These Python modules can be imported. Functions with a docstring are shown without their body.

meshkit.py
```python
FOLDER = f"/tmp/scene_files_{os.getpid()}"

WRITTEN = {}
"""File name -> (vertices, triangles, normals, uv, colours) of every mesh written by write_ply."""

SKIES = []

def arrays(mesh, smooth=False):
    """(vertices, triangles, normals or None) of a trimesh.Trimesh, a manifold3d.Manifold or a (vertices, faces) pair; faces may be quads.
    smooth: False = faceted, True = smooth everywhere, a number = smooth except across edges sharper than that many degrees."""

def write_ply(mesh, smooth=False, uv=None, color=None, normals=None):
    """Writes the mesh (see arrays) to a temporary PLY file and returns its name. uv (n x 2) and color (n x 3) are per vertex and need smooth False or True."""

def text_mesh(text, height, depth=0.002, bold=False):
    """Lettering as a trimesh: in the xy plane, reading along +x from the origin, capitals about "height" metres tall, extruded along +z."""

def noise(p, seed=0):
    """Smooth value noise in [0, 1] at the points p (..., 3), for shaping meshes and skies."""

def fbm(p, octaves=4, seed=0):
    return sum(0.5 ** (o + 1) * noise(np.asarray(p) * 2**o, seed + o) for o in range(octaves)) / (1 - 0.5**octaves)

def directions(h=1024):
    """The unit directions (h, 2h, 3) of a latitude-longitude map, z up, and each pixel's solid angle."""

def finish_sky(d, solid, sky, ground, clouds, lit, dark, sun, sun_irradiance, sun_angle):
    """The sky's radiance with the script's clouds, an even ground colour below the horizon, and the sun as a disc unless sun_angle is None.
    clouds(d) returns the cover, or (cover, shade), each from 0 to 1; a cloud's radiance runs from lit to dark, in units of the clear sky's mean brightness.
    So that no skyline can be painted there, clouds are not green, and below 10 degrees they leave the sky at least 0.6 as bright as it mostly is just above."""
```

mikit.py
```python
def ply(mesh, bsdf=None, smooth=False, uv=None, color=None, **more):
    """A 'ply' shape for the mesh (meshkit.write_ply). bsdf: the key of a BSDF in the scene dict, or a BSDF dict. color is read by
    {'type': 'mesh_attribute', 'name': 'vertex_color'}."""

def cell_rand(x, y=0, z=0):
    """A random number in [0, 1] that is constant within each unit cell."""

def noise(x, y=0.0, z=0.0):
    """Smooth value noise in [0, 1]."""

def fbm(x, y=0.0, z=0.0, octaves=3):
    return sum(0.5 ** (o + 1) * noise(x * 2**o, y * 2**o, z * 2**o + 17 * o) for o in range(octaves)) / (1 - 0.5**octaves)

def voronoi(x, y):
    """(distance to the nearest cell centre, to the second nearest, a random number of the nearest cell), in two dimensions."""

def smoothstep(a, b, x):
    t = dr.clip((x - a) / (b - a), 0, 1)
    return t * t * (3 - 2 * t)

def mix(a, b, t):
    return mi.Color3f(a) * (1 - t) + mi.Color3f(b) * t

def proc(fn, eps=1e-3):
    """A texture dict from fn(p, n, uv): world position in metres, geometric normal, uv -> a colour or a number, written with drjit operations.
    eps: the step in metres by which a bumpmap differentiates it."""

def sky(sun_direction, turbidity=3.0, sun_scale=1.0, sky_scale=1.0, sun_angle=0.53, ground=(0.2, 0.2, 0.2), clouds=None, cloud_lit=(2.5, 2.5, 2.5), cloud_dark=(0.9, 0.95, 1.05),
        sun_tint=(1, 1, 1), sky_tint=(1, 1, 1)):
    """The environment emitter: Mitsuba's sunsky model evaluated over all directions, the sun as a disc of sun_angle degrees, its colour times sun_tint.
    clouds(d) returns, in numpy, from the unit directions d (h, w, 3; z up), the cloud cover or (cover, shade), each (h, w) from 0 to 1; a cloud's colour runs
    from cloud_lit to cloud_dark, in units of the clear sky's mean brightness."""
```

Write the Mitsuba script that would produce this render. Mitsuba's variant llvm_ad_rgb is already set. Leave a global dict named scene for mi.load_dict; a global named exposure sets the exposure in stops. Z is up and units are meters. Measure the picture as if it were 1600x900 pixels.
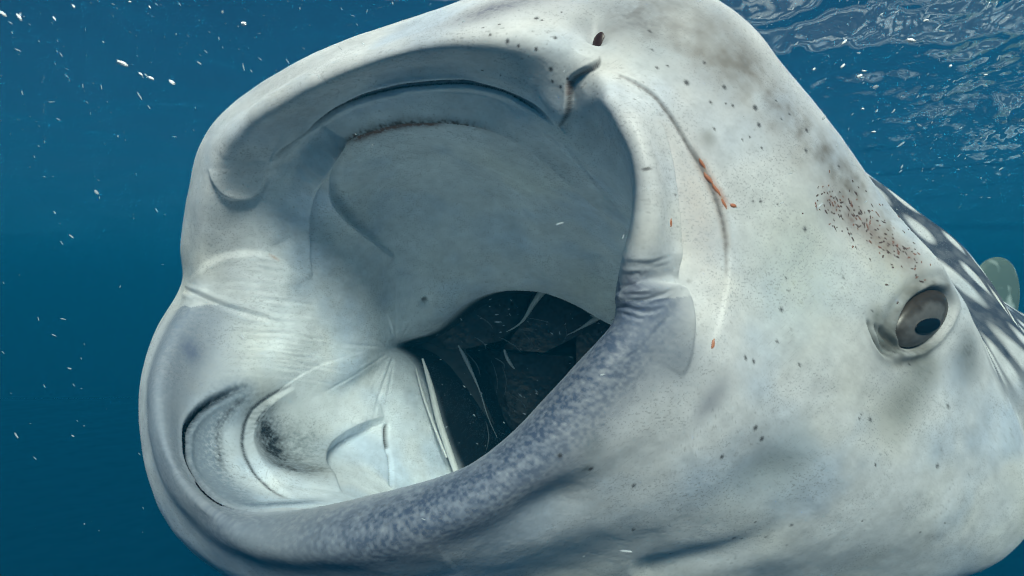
import math
import numpy as np
import trimesh
import drjit as dr
import mitsuba as mi
import mikit, meshkit
from scipy.interpolate import CubicSpline, Akima1DInterpolator, PchipInterpolator
from scipy.ndimage import gaussian_filter
from scipy.spatial import cKDTree

T = mi.ScalarTransform4f
scene, labels = {}, {}

# ------------------------------------------------------------------ camera, sky, exposure
FOV = 70.0
FPX = 800.0 / math.tan(math.radians(FOV / 2))          # focal length in pixels of a 1600 x 900 picture
WATER = {'type': 'homogeneous', 'sigma_t': {'type': 'rgb', 'value': [0.11, 0.075, 0.068]},
         'albedo': {'type': 'rgb', 'value': [0.004, 0.17, 0.33]}, 'phase': {'type': 'isotropic'}}
scene['water_medium'] = WATER
scene['camera'] = {'type': 'perspective', 'fov': FOV, 'fov_axis': 'x', 'near_clip': 0.02, 'far_clip': 800.0,
                   'to_world': T().look_at(origin=[0, 0, 0], target=[0, 1, 0], up=[0, 0, 1]),
                   'medium': {'type': 'ref', 'id': 'water_medium'}}
SUN = (0.14, -0.76, 0.64)
scene['sky'] = mikit.sky(SUN, turbidity=3, sun_angle=20.0, sky_scale=0.17, sun_tint=(0.86, 1.0, 1.16), sky_tint=(0.35, 0.80, 1.0), ground=(0.02, 0.08, 0.12))
exposure = 3.2


def ref(k):
    return {'type': 'ref', 'id': k}


def tag(key, label=None, cat=None, group=None, kind=None):
    d = {}
    if label: d['label'] = label
    if cat: d['category'] = cat
    if group: d['group'] = group
    if kind: d['kind'] = kind
    labels[key] = d


def unproject(px, py, depth):
    """where the photograph's pixel lies at a distance in front of the camera"""
    px, py, depth = (np.asarray(a, float) for a in (px, py, depth))
    return np.stack([(px - 800) / FPX * depth, depth + 0 * px, -(py - 450) / FPX * depth], -1)


# ------------------------------------------------------------------ the sea
SURF = 0.74
scene['haze'] = {'type': 'cube', 'to_world': T().translate([0, 0, (SURF + 0.8 - 26) / 2]).scale([160, 160, (SURF + 0.8 + 26) / 2]),
                 'bsdf': {'type': 'null'}, 'interior': ref('water_medium')}  # box rises above the surface: added water layer that dims the sky
tag('haze', 'blue sea water that fades everything far away', 'water', kind='stuff')

scene['seabed_mat'] = {'type': 'twosided', 'bsdf': {'type': 'diffuse', 'reflectance': mikit.proc(lambda p, n, uv: mikit.mix((.05, .09, .10), (.09, .14, .15), mikit.fbm(p.x * .3, p.y * .3)))}}
g = np.linspace(-1, 1, 61)
gx, gy = np.meshgrid(g * 158, g * 158, indexing='ij')
gz = -24.6 + 1.2 * meshkit.fbm(np.stack([gx * .08, gy * .08, gx * 0], -1), 3, 5)


def grid_faces(nu, nv, wrap=False):
    i, j = np.meshgrid(np.arange(nu if wrap else nu - 1), np.arange(nv - 1), indexing='ij')
    a, b = i * nv + j, ((i + 1) % nu) * nv + j
    q = np.stack([a, b, b + 1, a + 1], -1).reshape(-1, 4)
    return np.vstack([q[:, [0, 1, 2]], q[:, [0, 2, 3]]])


scene['seabed'] = mikit.ply((np.stack([gx, gy, gz], -1).reshape(-1, 3), grid_faces(61, 61)), 'seabed_mat', smooth=True)
tag('seabed', 'dim sandy seabed far below the shark', kind='structure')

# rippled underside of the surface
rng = np.random.default_rng(3)
u = np.sinh(np.linspace(-1, 1, 900) * 5.8) / math.sinh(5.8) * 150
wx, wy = np.meshgrid(u + 1.5, u + 4.0, indexing='ij')
wz = np.full_like(wx, SURF)
for k in range(46):
    lam = 0.09 * 1.11 ** k
    a = rng.normal(0.5, 0.8)
    kx, ky = math.cos(a) * 2 * math.pi / lam, math.sin(a) * 2 * math.pi / lam
    spacing = np.maximum(np.abs(np.gradient(wx, axis=0)), np.abs(np.gradient(wy, axis=1)))
    fade = np.clip(lam / (7 * spacing) - 0.3, 0, 1) ** 1.5
    wz += 0.006 * lam * min(1, (1.4 / lam) ** 0.6) * np.sin(kx * wx + ky * wy + rng.uniform(0, 6.28)) * fade
near = (0.30 + 0.70 * np.exp(-((wx - 2.4) / 2.0) ** 2 - ((wy - 3.4) / 3.0) ** 2)) * np.clip(0.10 / spacing - 0.6, 0, 1)          # churned water behind the head
wz += near * (0.075 * (meshkit.fbm(np.stack([wx * 5, wy * 4, wx * 0], -1), 5, 8) - 0.5) + 0.016 * (meshkit.fbm(np.stack([wx * 30, wy * 22, wx * 0], -1), 3, 9) - 0.5))
wz = np.minimum(wz, SURF + 0.15)
scene['water_surface_mat'] = {'type': 'thindielectric', 'int_ior': 3.6, 'ext_ior': 1.0}
scene['water_surface'] = mikit.ply((np.stack([wx, wy, wz], -1).reshape(-1, 3), grid_faces(900, 900)), 'water_surface_mat', smooth=True)
tag('water_surface', 'rippled underside of the sea surface above the shark', kind='structure')

# ------------------------------------------------------------------ the whale shark's body
# Rings round the mouth, from the throat outwards: 24 stations each, clockwise from the nostril of the shark's left side.
RINGS = {
 'throat': [(850,460,2.35),(900,480,2.35),(940,503,2.35),(965,520,2.35),(960,560,2.35),(925,620,2.35),(862,690,2.32),(800,750,2.3),(745,775,2.28),(715,740,2.26),(695,700,2.25),(680,660,2.25),
            (668,620,2.26),(650,580,2.28),(630,555,2.3),(617,545,2.32),(620,537,2.34),(640,530,2.35),(665,522,2.36),(690,505,2.36),(715,483,2.36),(745,465,2.36),(782,456,2.36),(818,456,2.36)],
 'mid':    [(840,330,1.95),(910,370,2.0),(965,410,2.0),(1000,450,2.0),(1000,500,2.0),(965,570,2.0),(900,660,2.0),(820,760,2.0),(735,810,1.98),(660,790,1.95),(610,760,1.92),(560,725,1.92),
            (525,690,1.92),(525,640,1.96),(540,600,2.0),(560,570,2.02),(570,510,2.05),(570,440,2.05),(580,370,2.05),(610,310,2.02),(650,280,1.98),(700,270,1.95),(750,280,1.94),(800,300,1.94)],
 'fold':   [(840,225,1.50),(925,290,1.60),(1000,360,1.62),(1025,420,1.66),(1015,470,1.66),(985,550,1.66),(910,650,1.64),(815,750,1.62),(720,805,1.60),(620,805,1.60),(545,778,1.60),(470,752,1.62),
            (420,720,1.66),(405,680,1.70),(432,635,1.78),(480,575,1.86),(500,500,1.90),(490,410,1.88),(485,330,1.84),(510,260,1.74),(560,208,1.66),(625,190,1.60),(700,190,1.56),(775,202,1.52)],
 'teeth':  [(872,200,1.34),(940,270,1.40),(1000,340,1.40),(1015,400,1.42),(1005,450,1.42),(990,520,1.42),(920,615,1.40),(825,712,1.38),(725,775,1.36),(615,800,1.35),(500,795,1.38),(420,782,1.44),
            (352,742,1.50),(332,690,1.58),(365,640,1.66),(420,570,1.76),(450,500,1.82),(450,400,1.80),(432,320,1.76),(465,230,1.68),(530,168,1.58),(610,143,1.50),(700,131,1.44),(800,150,1.40)],
 'inner':  [(893,165,1.28),(945,205,1.27),(985,275,1.25),(987,360,1.23),(962,450,1.23),(958,505,1.22),(888,583,1.22),(793,680,1.21),(705,738,1.21),(600,770,1.22),(480,797,1.26),(380,802,1.33),
            (308,757,1.42),(285,690,1.50),(302,640,1.58),(335,560,1.68),(375,480,1.75),(380,390,1.74),(380,300,1.68),(430,235,1.62),(500,165,1.54),(590,115,1.46),(690,100,1.40),(800,125,1.34)],
 'crest':  [(915,118,1.24),(962,172,1.185),(1002,262,1.150),(1010,350,1.15),(1002,430,1.16),(1000,505,1.16),(940,600,1.14),(850,695,1.13),(740,768,1.12),(620,812,1.13),(500,837,1.17),(390,832,1.24),
            (300,773,1.33),(258,695,1.42),(250,605,1.52),(275,525,1.62),(312,458,1.71),(320,380,1.69),(332,290,1.62),(362,215,1.55),(450,150,1.47),(560,100,1.40),(690,66,1.33),(810,68,1.28)],
 'outer':  [(938,80,1.25),(1010,150,1.225),(1048,245,1.225),(1062,345,1.225),(1066,435,1.215),(1080,510,1.18),(1050,630,1.18),(940,750,1.16),(800,835,1.16),(650,882,1.155),(510,894,1.20),(380,868,1.28),
            (285,805,1.42),(240,720,1.51),(228,620,1.61),(252,520,1.73),(288,450,1.80),(291,390,1.77),(304,290,1.70),(335,210,1.63),(428,140,1.54),(540,85,1.46),(680,38,1.39),(820,18,1.31)],
 'face':   [(1010,40,1.30),(1110,160,1.27),(1145,280,1.27),(1155,385,1.26),(1160,480,1.25),(1180,590,1.24),(1160,730,1.26),(1020,835,1.31),(850,905,1.38),(660,950,1.33),(500,948,1.31),(356,893,1.39),
            (265,815,1.52),(226,725,1.60),(218,620,1.70),(244,515,1.82),(283,445,1.90),(283,390,1.86),(297,290,1.80),(326,200,1.72),(416,127,1.63),(526,72,1.55),(670,24,1.48),(830,-15,1.38)],
 'cheek':  [(1060,0,1.32),(1180,110,1.33),(1260,240,1.35),(1300,370,1.38),(1345,485,1.39),(1385,610,1.41),(1395,765,1.44),(1230,885,1.45),(930,965,1.51),(670,1005,1.48),(498,985,1.44),(360,903,1.52),
            (265,822,1.62),(227,728,1.70),(219,620,1.80),(246,515,1.92),(286,447,2.0),(287,390,1.96),(302,285,1.90),(333,195,1.82),(424,121,1.73),(535,65,1.65),(678,14,1.57),(840,-32,1.44)],
 'ridge':  [(1100,-12,1.40),(1228,108,1.44),(1320,220,1.50),(1395,330,1.58),(1490,432,1.56),(1548,600,1.64),(1598,790,1.72),(1470,908,1.70),(1080,1000,1.66),(690,1040,1.70),(508,1000,1.66),(372,905,1.67),
            (275,818,1.74),(236,728,1.82),(230,620,1.92),(258,515,2.05),(298,452,2.12),(298,392,2.08),(312,288,2.02),(346,198,1.95),(440,122,1.87),(552,66,1.78),(695,16,1.68),(860,-42,1.52)],
}
ORDER = ['throat', 'mid', 'fold', 'teeth', 'inner', 'crest', 'outer', 'face', 'cheek', 'ridge']
front = np.array([unproject(*np.array(RINGS[k], float).T) for k in ORDER])           # (10, 24, 3)
t0 = front[0]
c0 = t0.mean(0)
back_dir = np.array([0.55, 0.83, -0.08])
deep1 = c0 + (t0 - c0) * 1.10 + back_dir * 0.12
deep2 = c0 + (t0 - c0) * 0.90 + back_dir * 0.38
deep3 = c0 + (t0 - c0) * 0.25 + back_dir * 0.52
# body sections behind the head: centre, half width, half height; the body bends away from the camera
phi = np.interp(np.arange(24), [-1.5, 4.3, 8.6, 15.5, 22.5, 28.3], np.radians([-90, 0, 90, 180, 270, 360]))


def section(c, side, half_w, half_h, tilt=0.0):
    side = np.array(side, float) / np.linalg.norm(side)
    up = np.array([-0.05, 0.12, 1.0])
    up = up / np.linalg.norm(up)
    c = np.array(c, float)
    return c + half_w * np.cos(phi)[:, None] * side - half_h * np.sin(phi)[:, None] * up


SHOULDER = {23: (862,-20,1.66), 0: (1098,10,1.56), 1: (1218,130,1.60), 2: (1308,245,1.66), 3: (1384,350,1.74), 4: (1478,456,1.70), 5: (1580,615,1.76), 6: (1606,780,1.92), 7: (1480,893,1.92)}
shoulder = front[-1] * 0.96 + np.array([0.35, 1.9, -0.2]) * 0.04 + np.array([0.25, 0.95, 0]) * 0.16
for k, (a, b, c) in SHOULDER.items():
    shoulder[k] = unproject(a, b, c)
sec1 = section((0.75, 2.45, -0.27), (0.70, -0.71, 0), 0.86, 0.50)
nape = 0.45 * shoulder + 0.55 * sec1
for k, q in {1: (1385, 308, 2.02), 2: (1442, 337, 1.96), 3: (1496, 378, 1.92), 4: (1556, 472, 1.84), 5: (1660, 620, 1.84)}.items():
    nape[k] = unproject(*q)
behind = [
    shoulder,
    nape,
    sec1,
    section((1.13, 2.75, -0.33), (0.76, -0.65, 0), 0.80, 0.47),
    section((1.85, 3.25, -0.44), (0.83, -0.56, 0), 0.62, 0.40),
    section((2.85, 4.35, -0.52), (0.86, -0.50, 0), 0.42, 0.36),
    section((3.70, 5.60, -0.55), (0.88, -0.47, 0), 0.24, 0.24),
    section((4.45, 6.90, -0.60), (0.90, -0.44, 0), 0.09, 0.12),
    section((4.85, 7.60, -0.60), (0.90, -0.44, 0), 0.02, 0.03),
]
rings = np.concatenate([[deep3, deep2, deep1], front, behind])
NT = 1240
SEG = [8, 10, 14, 105, 85, 62, 58, 44, 48, 60, 80, 80, 40, 60, 40, 40, 34, 24, 24, 16, 12]
assert len(SEG) == len(rings) - 1
th = CubicSpline(np.arange(25), np.concatenate([rings, rings[:, :1]], 1), axis=1, bc_type='periodic')
# sample stations so that vertices are evenly spaced along the lip
fine = th(np.linspace(0, 24, 4801))
arc = np.concatenate([[0], np.cumsum(np.mean([np.linalg.norm(np.diff(fine[k], axis=0), axis=1) / np.linalg.norm(np.diff(fine[k], axis=0), axis=1).mean() for k in (5, 8, 9, 10)], axis=0))])
tt = np.interp(np.linspace(0, arc[-1], NT, endpoint=False), arc, np.linspace(0, 24, 4801))
R = th(tt)                                                                            # (rings, NT, 3)
chord = np.maximum(np.linalg.norm(np.diff(rings, axis=0), axis=2).mean(1), 0.02)
sx = np.concatenate([[0], np.cumsum(chord)])
ss = np.concatenate([np.linspace(sx[i], sx[i + 1], n, endpoint=False) for i, n in enumerate(SEG)] + [[sx[-1]]])
sring = np.interp(ss, sx, np.arange(len(sx)))                                         # ring number of each row; 3 = throat ... 12 = ridge
V = Akima1DInterpolator(sx, R, axis=0)(ss)                                            # (NS, NT, 3)
NS = len(ss)
V = gaussian_filter(V, (5, 6, 0), mode=('nearest', 'wrap', 'nearest'))
V = V.transpose(1, 0, 2)                                                              # (NT, NS, 3)
SR = np.broadcast_to(sring, (NT, NS))
ST = np.broadcast_to(tt[:, None], (NT, NS))


def grid_normals(V):
    dt = np.roll(V, -1, 0) - np.roll(V, 1, 0)
    ds = np.gradient(V, axis=1)
    n = np.cross(ds, dt)
    return n / np.maximum(np.linalg.norm(n, axis=2, keepdims=True), 1e-12)


NRM = grid_normals(V)
if (NRM[:, 200] * V[:, 200]).sum(1).mean() > 0:
    NRM = -NRM
    FLIP = True
else:
    FLIP = False

P0, N0 = V.reshape(-1, 3), NRM.reshape(-1, 3)
SKIN, SKN = P0, N0                                                                    # the finished surface once it is sculpted
SRf, STf = SR.reshape(-1), ST.reshape(-1)
PX = np.stack([800 + P0[:, 0] / P0[:, 1] * FPX, 450 - P0[:, 2] / P0[:, 1] * FPX], 1)
facing = (N0 * -P0).sum(1) > 0
seen_tree = {}


def on_skin(pts, lo, hi):
    """points of the skin between two rings that lie in the directions of these pixels (nearest first)"""
    key = (lo, hi)
    if key not in seen_tree:
        idx = np.nonzero((SRf >= lo) & (SRf <= hi) & facing)[0]
        seen_tree[key] = idx, cKDTree(PX[idx])
    idx, tree = seen_tree[key]
    d, j = tree.query(np.atleast_2d(pts), k=24)
    depth = SKIN[idx[j], 1]
    close = d < np.maximum(d[:, :1] * 1.5, 6)
    depth = np.where(close, depth, 9)
    first = depth.min(1, keepdims=True)
    w = np.where(depth < first + 0.05, 1 / (d + 0.5), 0)
    w /= w.sum(1, keepdims=True)
    return (SKIN[idx[j]] * w[..., None]).sum(1), (SKN[idx[j]] * w[..., None]).sum(1)


def curve(pts, lo, hi, step=3.0):
    pts = np.array(pts, float)
    a = np.concatenate([[0], np.cumsum(np.linalg.norm(np.diff(pts, axis=0), axis=1))])
    f = PchipInterpolator(a, pts, axis=0) if len(pts) > 2 else (lambda q: pts[0] + (pts[1] - pts[0]) * (np.asarray(q)[:, None] / a[-1]))
    p, n = on_skin(f(np.linspace(0, a[-1], max(6, int(a[-1] / step)))), lo, hi)
    if len(p) > 12:
        p = gaussian_filter(p, (2, 0), mode='nearest')
    n /= np.linalg.norm(n, axis=1, keepdims=True)
    return p, n


FIELD_TREE = {}


def along(cv, reach, lo, hi):
    """vertices near a curve on the skin: (indices, signed distance with + on the right of its direction, fraction along it)"""
    p, n = cv
    key = (lo, hi)
    if key not in FIELD_TREE:
        idx = np.nonzero((SRf >= lo) & (SRf <= hi))[0]
        FIELD_TREE[key] = idx
    idx = FIELD_TREE[key]
    box = np.all((P0[idx] > p.min(0) - reach) & (P0[idx] < p.max(0) + reach), axis=1)
    idx = idx[box]
    d, j = cKDTree(p).query(P0[idx], distance_upper_bound=reach)
    ok = np.isfinite(d)
    idx, d, j = idx[ok], d[ok], j[ok]
    tan = np.gradient(p, axis=0)
    tan /= np.linalg.norm(tan, axis=1, keepdims=True)
    side = np.cross(tan, n)
    s = ((P0[idx] - p[j]) * side[j]).sum(1)
    e = ((P0[idx] - p[j]) * tan[j]).sum(1)
    keep = ~(((j == 0) | (j == len(p) - 1)) & (np.abs(e) > 0.6 * np.abs(s) + 0.002))
    idx, d, j, s = idx[keep], d[keep], j[keep], s[keep]
    return idx, np.sign(s) * d, j / (len(p) - 1.0)


DISP = np.zeros(len(P0))
OUT, INN = (7.0, 13.0), (3.0, 8.0)
ALL = (3.0, 13.0)


def taper(f, a=0.15, b=0.15):
    return np.clip(f / max(a, 1e-6), 0, 1) ** 0.7 * np.clip((1 - f) / max(b, 1e-6), 0, 1) ** 0.7


def groove(pts, depth, width, layer=ALL, ends=(.15, .15), lip=0.25):
    idx, s, f = along(curve(pts, *layer), width * 4, *layer)
    k = taper(f, *ends)
    DISP[idx] += k * depth * (-np.exp(-(s / width) ** 2) + lip * np.exp(-((np.abs(s) - 1.9 * width) / width) ** 2))


def ridge(pts, height, width, layer=ALL, ends=(.15, .15)):
    idx, s, f = along(curve(pts, *layer), width * 3, *layer)
    DISP[idx] += taper(f, *ends) * height * np.exp(-(s / width) ** 2)


def ledge(pts, height, length, layer=ALL, side=1, sharp=0.004, ends=(.12, .12), under=0.35):
    """skin raised on one side of a curve (side 1 = right of its direction), falling off over length; a crease on the other side"""
    idx, s, f = along(curve(pts, *layer), length * 3, *layer)
    s = s * side
    k = taper(f, *ends) * height
    up = np.where(s > 0, np.exp(-np.maximum(s, 0) / length) * np.clip(s / sharp, 0, 1), 0)
    down = np.where(s <= 0, -under * np.exp(-(s / (length * 0.45)) ** 2), -under * np.exp(-(s / sharp) ** 2))
    DISP[idx] += k * (up + down)


def bump(cx, cy, rx, height, layer=ALL, power=2):
    p, n = on_skin([(cx, cy)], *layer)
    r = rx * p[0, 1] / FPX
    idx = FIELD_TREE.setdefault(layer, np.nonzero((SRf >= layer[0]) & (SRf <= layer[1]))[0])
    d = np.linalg.norm(P0[idx] - p[0], axis=1)
    DISP[idx] += height * np.exp(-(d / r) ** power)


exec_features = True
# --- upper jaw
TOOTH_UP = [(425,245),(452,222),(482,198),(530,166),(578,148),(640,135),(720,130),(780,141),(830,166),(866,198)]
groove(TOOTH_UP, 0.010, 0.007, INN)
VALVE = [(520,236),(540,222),(562,206),(600,194),(640,187),(690,187),(740,192),(790,206),(840,238),(890,282),(935,322),(972,356)]
ledge(VALVE, 0.022, 0.030, INN, side=-1, sharp=0.006)
groove([(846,205),(875,228),(905,256),(945,305),(974,342)], 0.006, 0.006, INN)
groove([(870,215),(900,245),(930,285),(975,330)], 0.005, 0.005, INN)
ledge([(548,212),(528,236),(514,265),(512,290),(524,318),(545,345),(585,378),(620,400)], 0.050, 0.05, INN, side=1, sharp=0.008, ends=(.2, .5))
ledge([(545,216),(510,250),(488,290),(478,330),(476,360),(480,392),(492,432)], 0.032, 0.045, INN, side=1, sharp=0.006, ends=(.3, .4))
ridge([(440,250),(432,280),(425,330),(440,380)], 0.008, 0.03, INN)
# left nostril lobe at the end of the upper lip
ledge([(327,262),(332,288),(344,305),(365,313),(390,311),(404,298),(412,272),(420,248)], 0.018, 0.035, (6.5, 11.0), side=-1, sharp=0.006, ends=(.5, .35))
# --- left corner and cheek
groove([(284,452),(305,460),(338,474),(372,486),(405,494),(442,508)], 0.011, 0.006, ALL, ends=(.02, .7))
ledge([(292,440),(318,412),(350,396),(395,391),(432,400),(458,420),(475,445)], 0.006, 0.06, ALL, side=1, sharp=0.014)
wr = np.random.default_rng(4)
for q in range(34):
    y = 408 + q * 5.2 + wr.normal() * 2
    x0, x1 = 320 + wr.uniform(0, 90), 470 + wr.uniform(0, 110)
    cy = lambda x: y + 0.00045 * (x - 330) ** 2 + 0.02 * (x - 330)
    xs = np.linspace(x0, x1, 6)
    groove([(x, cy(x) + wr.normal() * 1.6) for x in xs], wr.uniform(.0008, .0022), 0.0032, INN, ends=(.3, .5))
# radiating wrinkles at the far corner of the throat
for k, a in enumerate(np.linspace(60, 262, 26) + wr.normal(size=26) * 4):
    ca, sa = math.cos(math.radians(a)), -math.sin(math.radians(a))
    groove([(618 + 12 * ca, 546 + 12 * sa), (618 + 45 * ca, 550 + 45 * sa), (618 + (60 + 24 * (k % 4)) * ca, 556 + (60 + 24 * (k % 4)) * sa)], wr.uniform(.001, .004), 0.0045, INN, ends=(.05, .7))
bump(664, 470, 9, -0.012, INN)
# --- lower jaw
TOOTH_LOW = [(392,604),(342,622),(306,648),(288,680),(288,712),(300,745),(320,772),(350,792),(388,802),(432,801),(500,793)]
groove(TOOTH_LOW, 0.014, 0.008, (5.0, 10.0))
ledge([(462,602),(422,624),(394,652),(386,690),(396,725),(420,754),(458,780)], 0.016, 0.055, INN, side=-1, sharp=0.008, ends=(.3,.25))
bump(440, 695, 42, -0.022, INN)
ledge([(606,658),(560,674),(530,690),(512,710),(511,730),(524,755),(542,774)], 0.042, 0.07, INN, side=1, sharp=0.016, ends=(.25, .1))
groove([(606,658),(604,690),(611,720),(612,742),(612,764)], 0.015, 0.006, INN, ends=(.1, .1), lip=0.0)
# --- right side: labial folds and the lower lip's end
ledge([(995,150),(1022,185),(1040,230),(1049,285),(1056,345),(1062,400),(1064,435)], 0.020, 0.035, OUT, side=1, sharp=0.006)
ledge([(940,110),(985,128),(1020,150),(1052,190),(1076,230),(1096,262),(1118,310),(1131,355),(1136,400),(1132,460),(1114,530),(1086,575)], 0.004, 0.08, OUT, side=-1, sharp=0.005, ends=(.08, .25), under=.5)
ledge([(958,462),(985,448),(1020,440),(1060,442),(1080,468),(1088,510),(1084,550),(1068,592)], 0.018, 0.05, OUT, side=1, sharp=0.007, ends=(.2, .5))
for q in range(22):
    y = 405 + q * 4.0 + wr.normal() * 2
    x0, x1 = 958 + wr.uniform(0, 25), 1005 + wr.uniform(0, 50)
    xs = np.linspace(x0, x1, 5)
    groove([(x, y + 9 * math.sin((x - 960) * .03) - 0.12 * (x - 960) + wr.normal() * 1.5) for x in xs], wr.uniform(.0012, .0036), 0.0032, OUT, ends=(.2, .5))
# left nostril of the shark (upper right in the photograph) and the end of the upper lip
ledge([(936,84),(940,98),(928,107),(906,116),(893,130),(893,150),(889,180),(868,206)], 0.011, 0.045, (6.0, 11.0), side=1, sharp=0.004, ends=(.15, .1), under=.6)
bump(924, 38, 30, -0.026, OUT)
bump(934, 56, 13, -0.025, OUT)
bump(905, 30, 24, 0.012, OUT)
# the rolls of the lips
ridge([(940,135),(978,190),(1006,260),(1018,340),(1016,430)], 0.012, 0.030, OUT, ends=(.3, .3))
ridge([(1000,490),(955,580),(880,665),(780,745),(660,800),(520,838),(400,842),(310,800),(250,720),(238,620),(262,530)], 0.010, 0.045, (7.0, 10.5), ends=(.2, .3))
ridge([(352,250),(385,195),(460,140),(570,92),(690,62),(800,62),(880,92)], 0.012, 0.035, (6.5, 10.0), ends=(.2, .25))
# --- cheek, throat pouch and eye
EYE = None
ep_, en_ = on_skin([(1456, 498)], *OUT)
ep_, en_ = ep_[0], en_[0] / np.linalg.norm(en_[0])
er_ = ep_ / np.linalg.norm(ep_)


def tangent(p, n, angle):
    """direction along the skin that looks turned by this angle from where the camera stands"""
    D = np.array([math.cos(math.radians(angle)), 0, math.sin(math.radians(angle))])
    r = p / np.linalg.norm(p)
    return D - r * (D @ n) / (r @ n)


eu = ep_[1] / FPX
EM = np.stack([tangent(ep_, en_, 50) * 55 * eu, tangent(ep_, en_, 140) * 33 * eu, en_ * 0.026], 1)
EYE = (ep_ - en_ * 0.006, EM)
q = (P0 - ep_) @ np.linalg.inv(EM).T
er = np.sqrt(q[:, 0] ** 2 + q[:, 1] ** 2) * (1 + 0.16 * (meshkit.fbm(P0 * 16, 3, 55) - 0.5))
q[:, 2] *= 0.026
esel = (np.abs(q[:, 2]) < 0.12) & (er < 2.5) & (SRf > 8)
DISP[esel] += (-0.050 * (1 - 1 / (1 + np.exp(-(er - 0.97) * 22))) + 0.009 * np.exp(-((er - 1.14) / 0.16) ** 2) * (0.35 + 0.65 * np.clip(-q[:, 1] + 0.3 - q[:, 0] * .5, 0, 1)) - 0.006 * np.exp(-((er - 1.5) / 0.2) ** 2))[esel]
for dx in (0, 11, 21):
    groove([(1357 + dx * .9, 496 + dx * .5),(1364 + dx, 520),(1379 + dx, 543 - dx * .3),(1408 + dx, 558 - dx * .3)], 0.016, 0.0058, OUT, ends=(.2, .3))
bump(1452, 512, 85, -0.012, OUT)
groove([(690,868),(800,832),(900,785),(1000,735),(1080,690)], 0.019, 0.08, OUT, ends=(.5,.5), lip=0.0)
groove([(985,900),(1080,880),(1150,862),(1215,828),(1275,785)], 0.017, 0.042, OUT, ends=(.1, .75), lip=0.05)
bump(1215, 745, 85, -0.030, OUT)
bump(870, 800, 60, -0.012, OUT)
bump(1380, 640, 70, -0.014, OUT)

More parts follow.
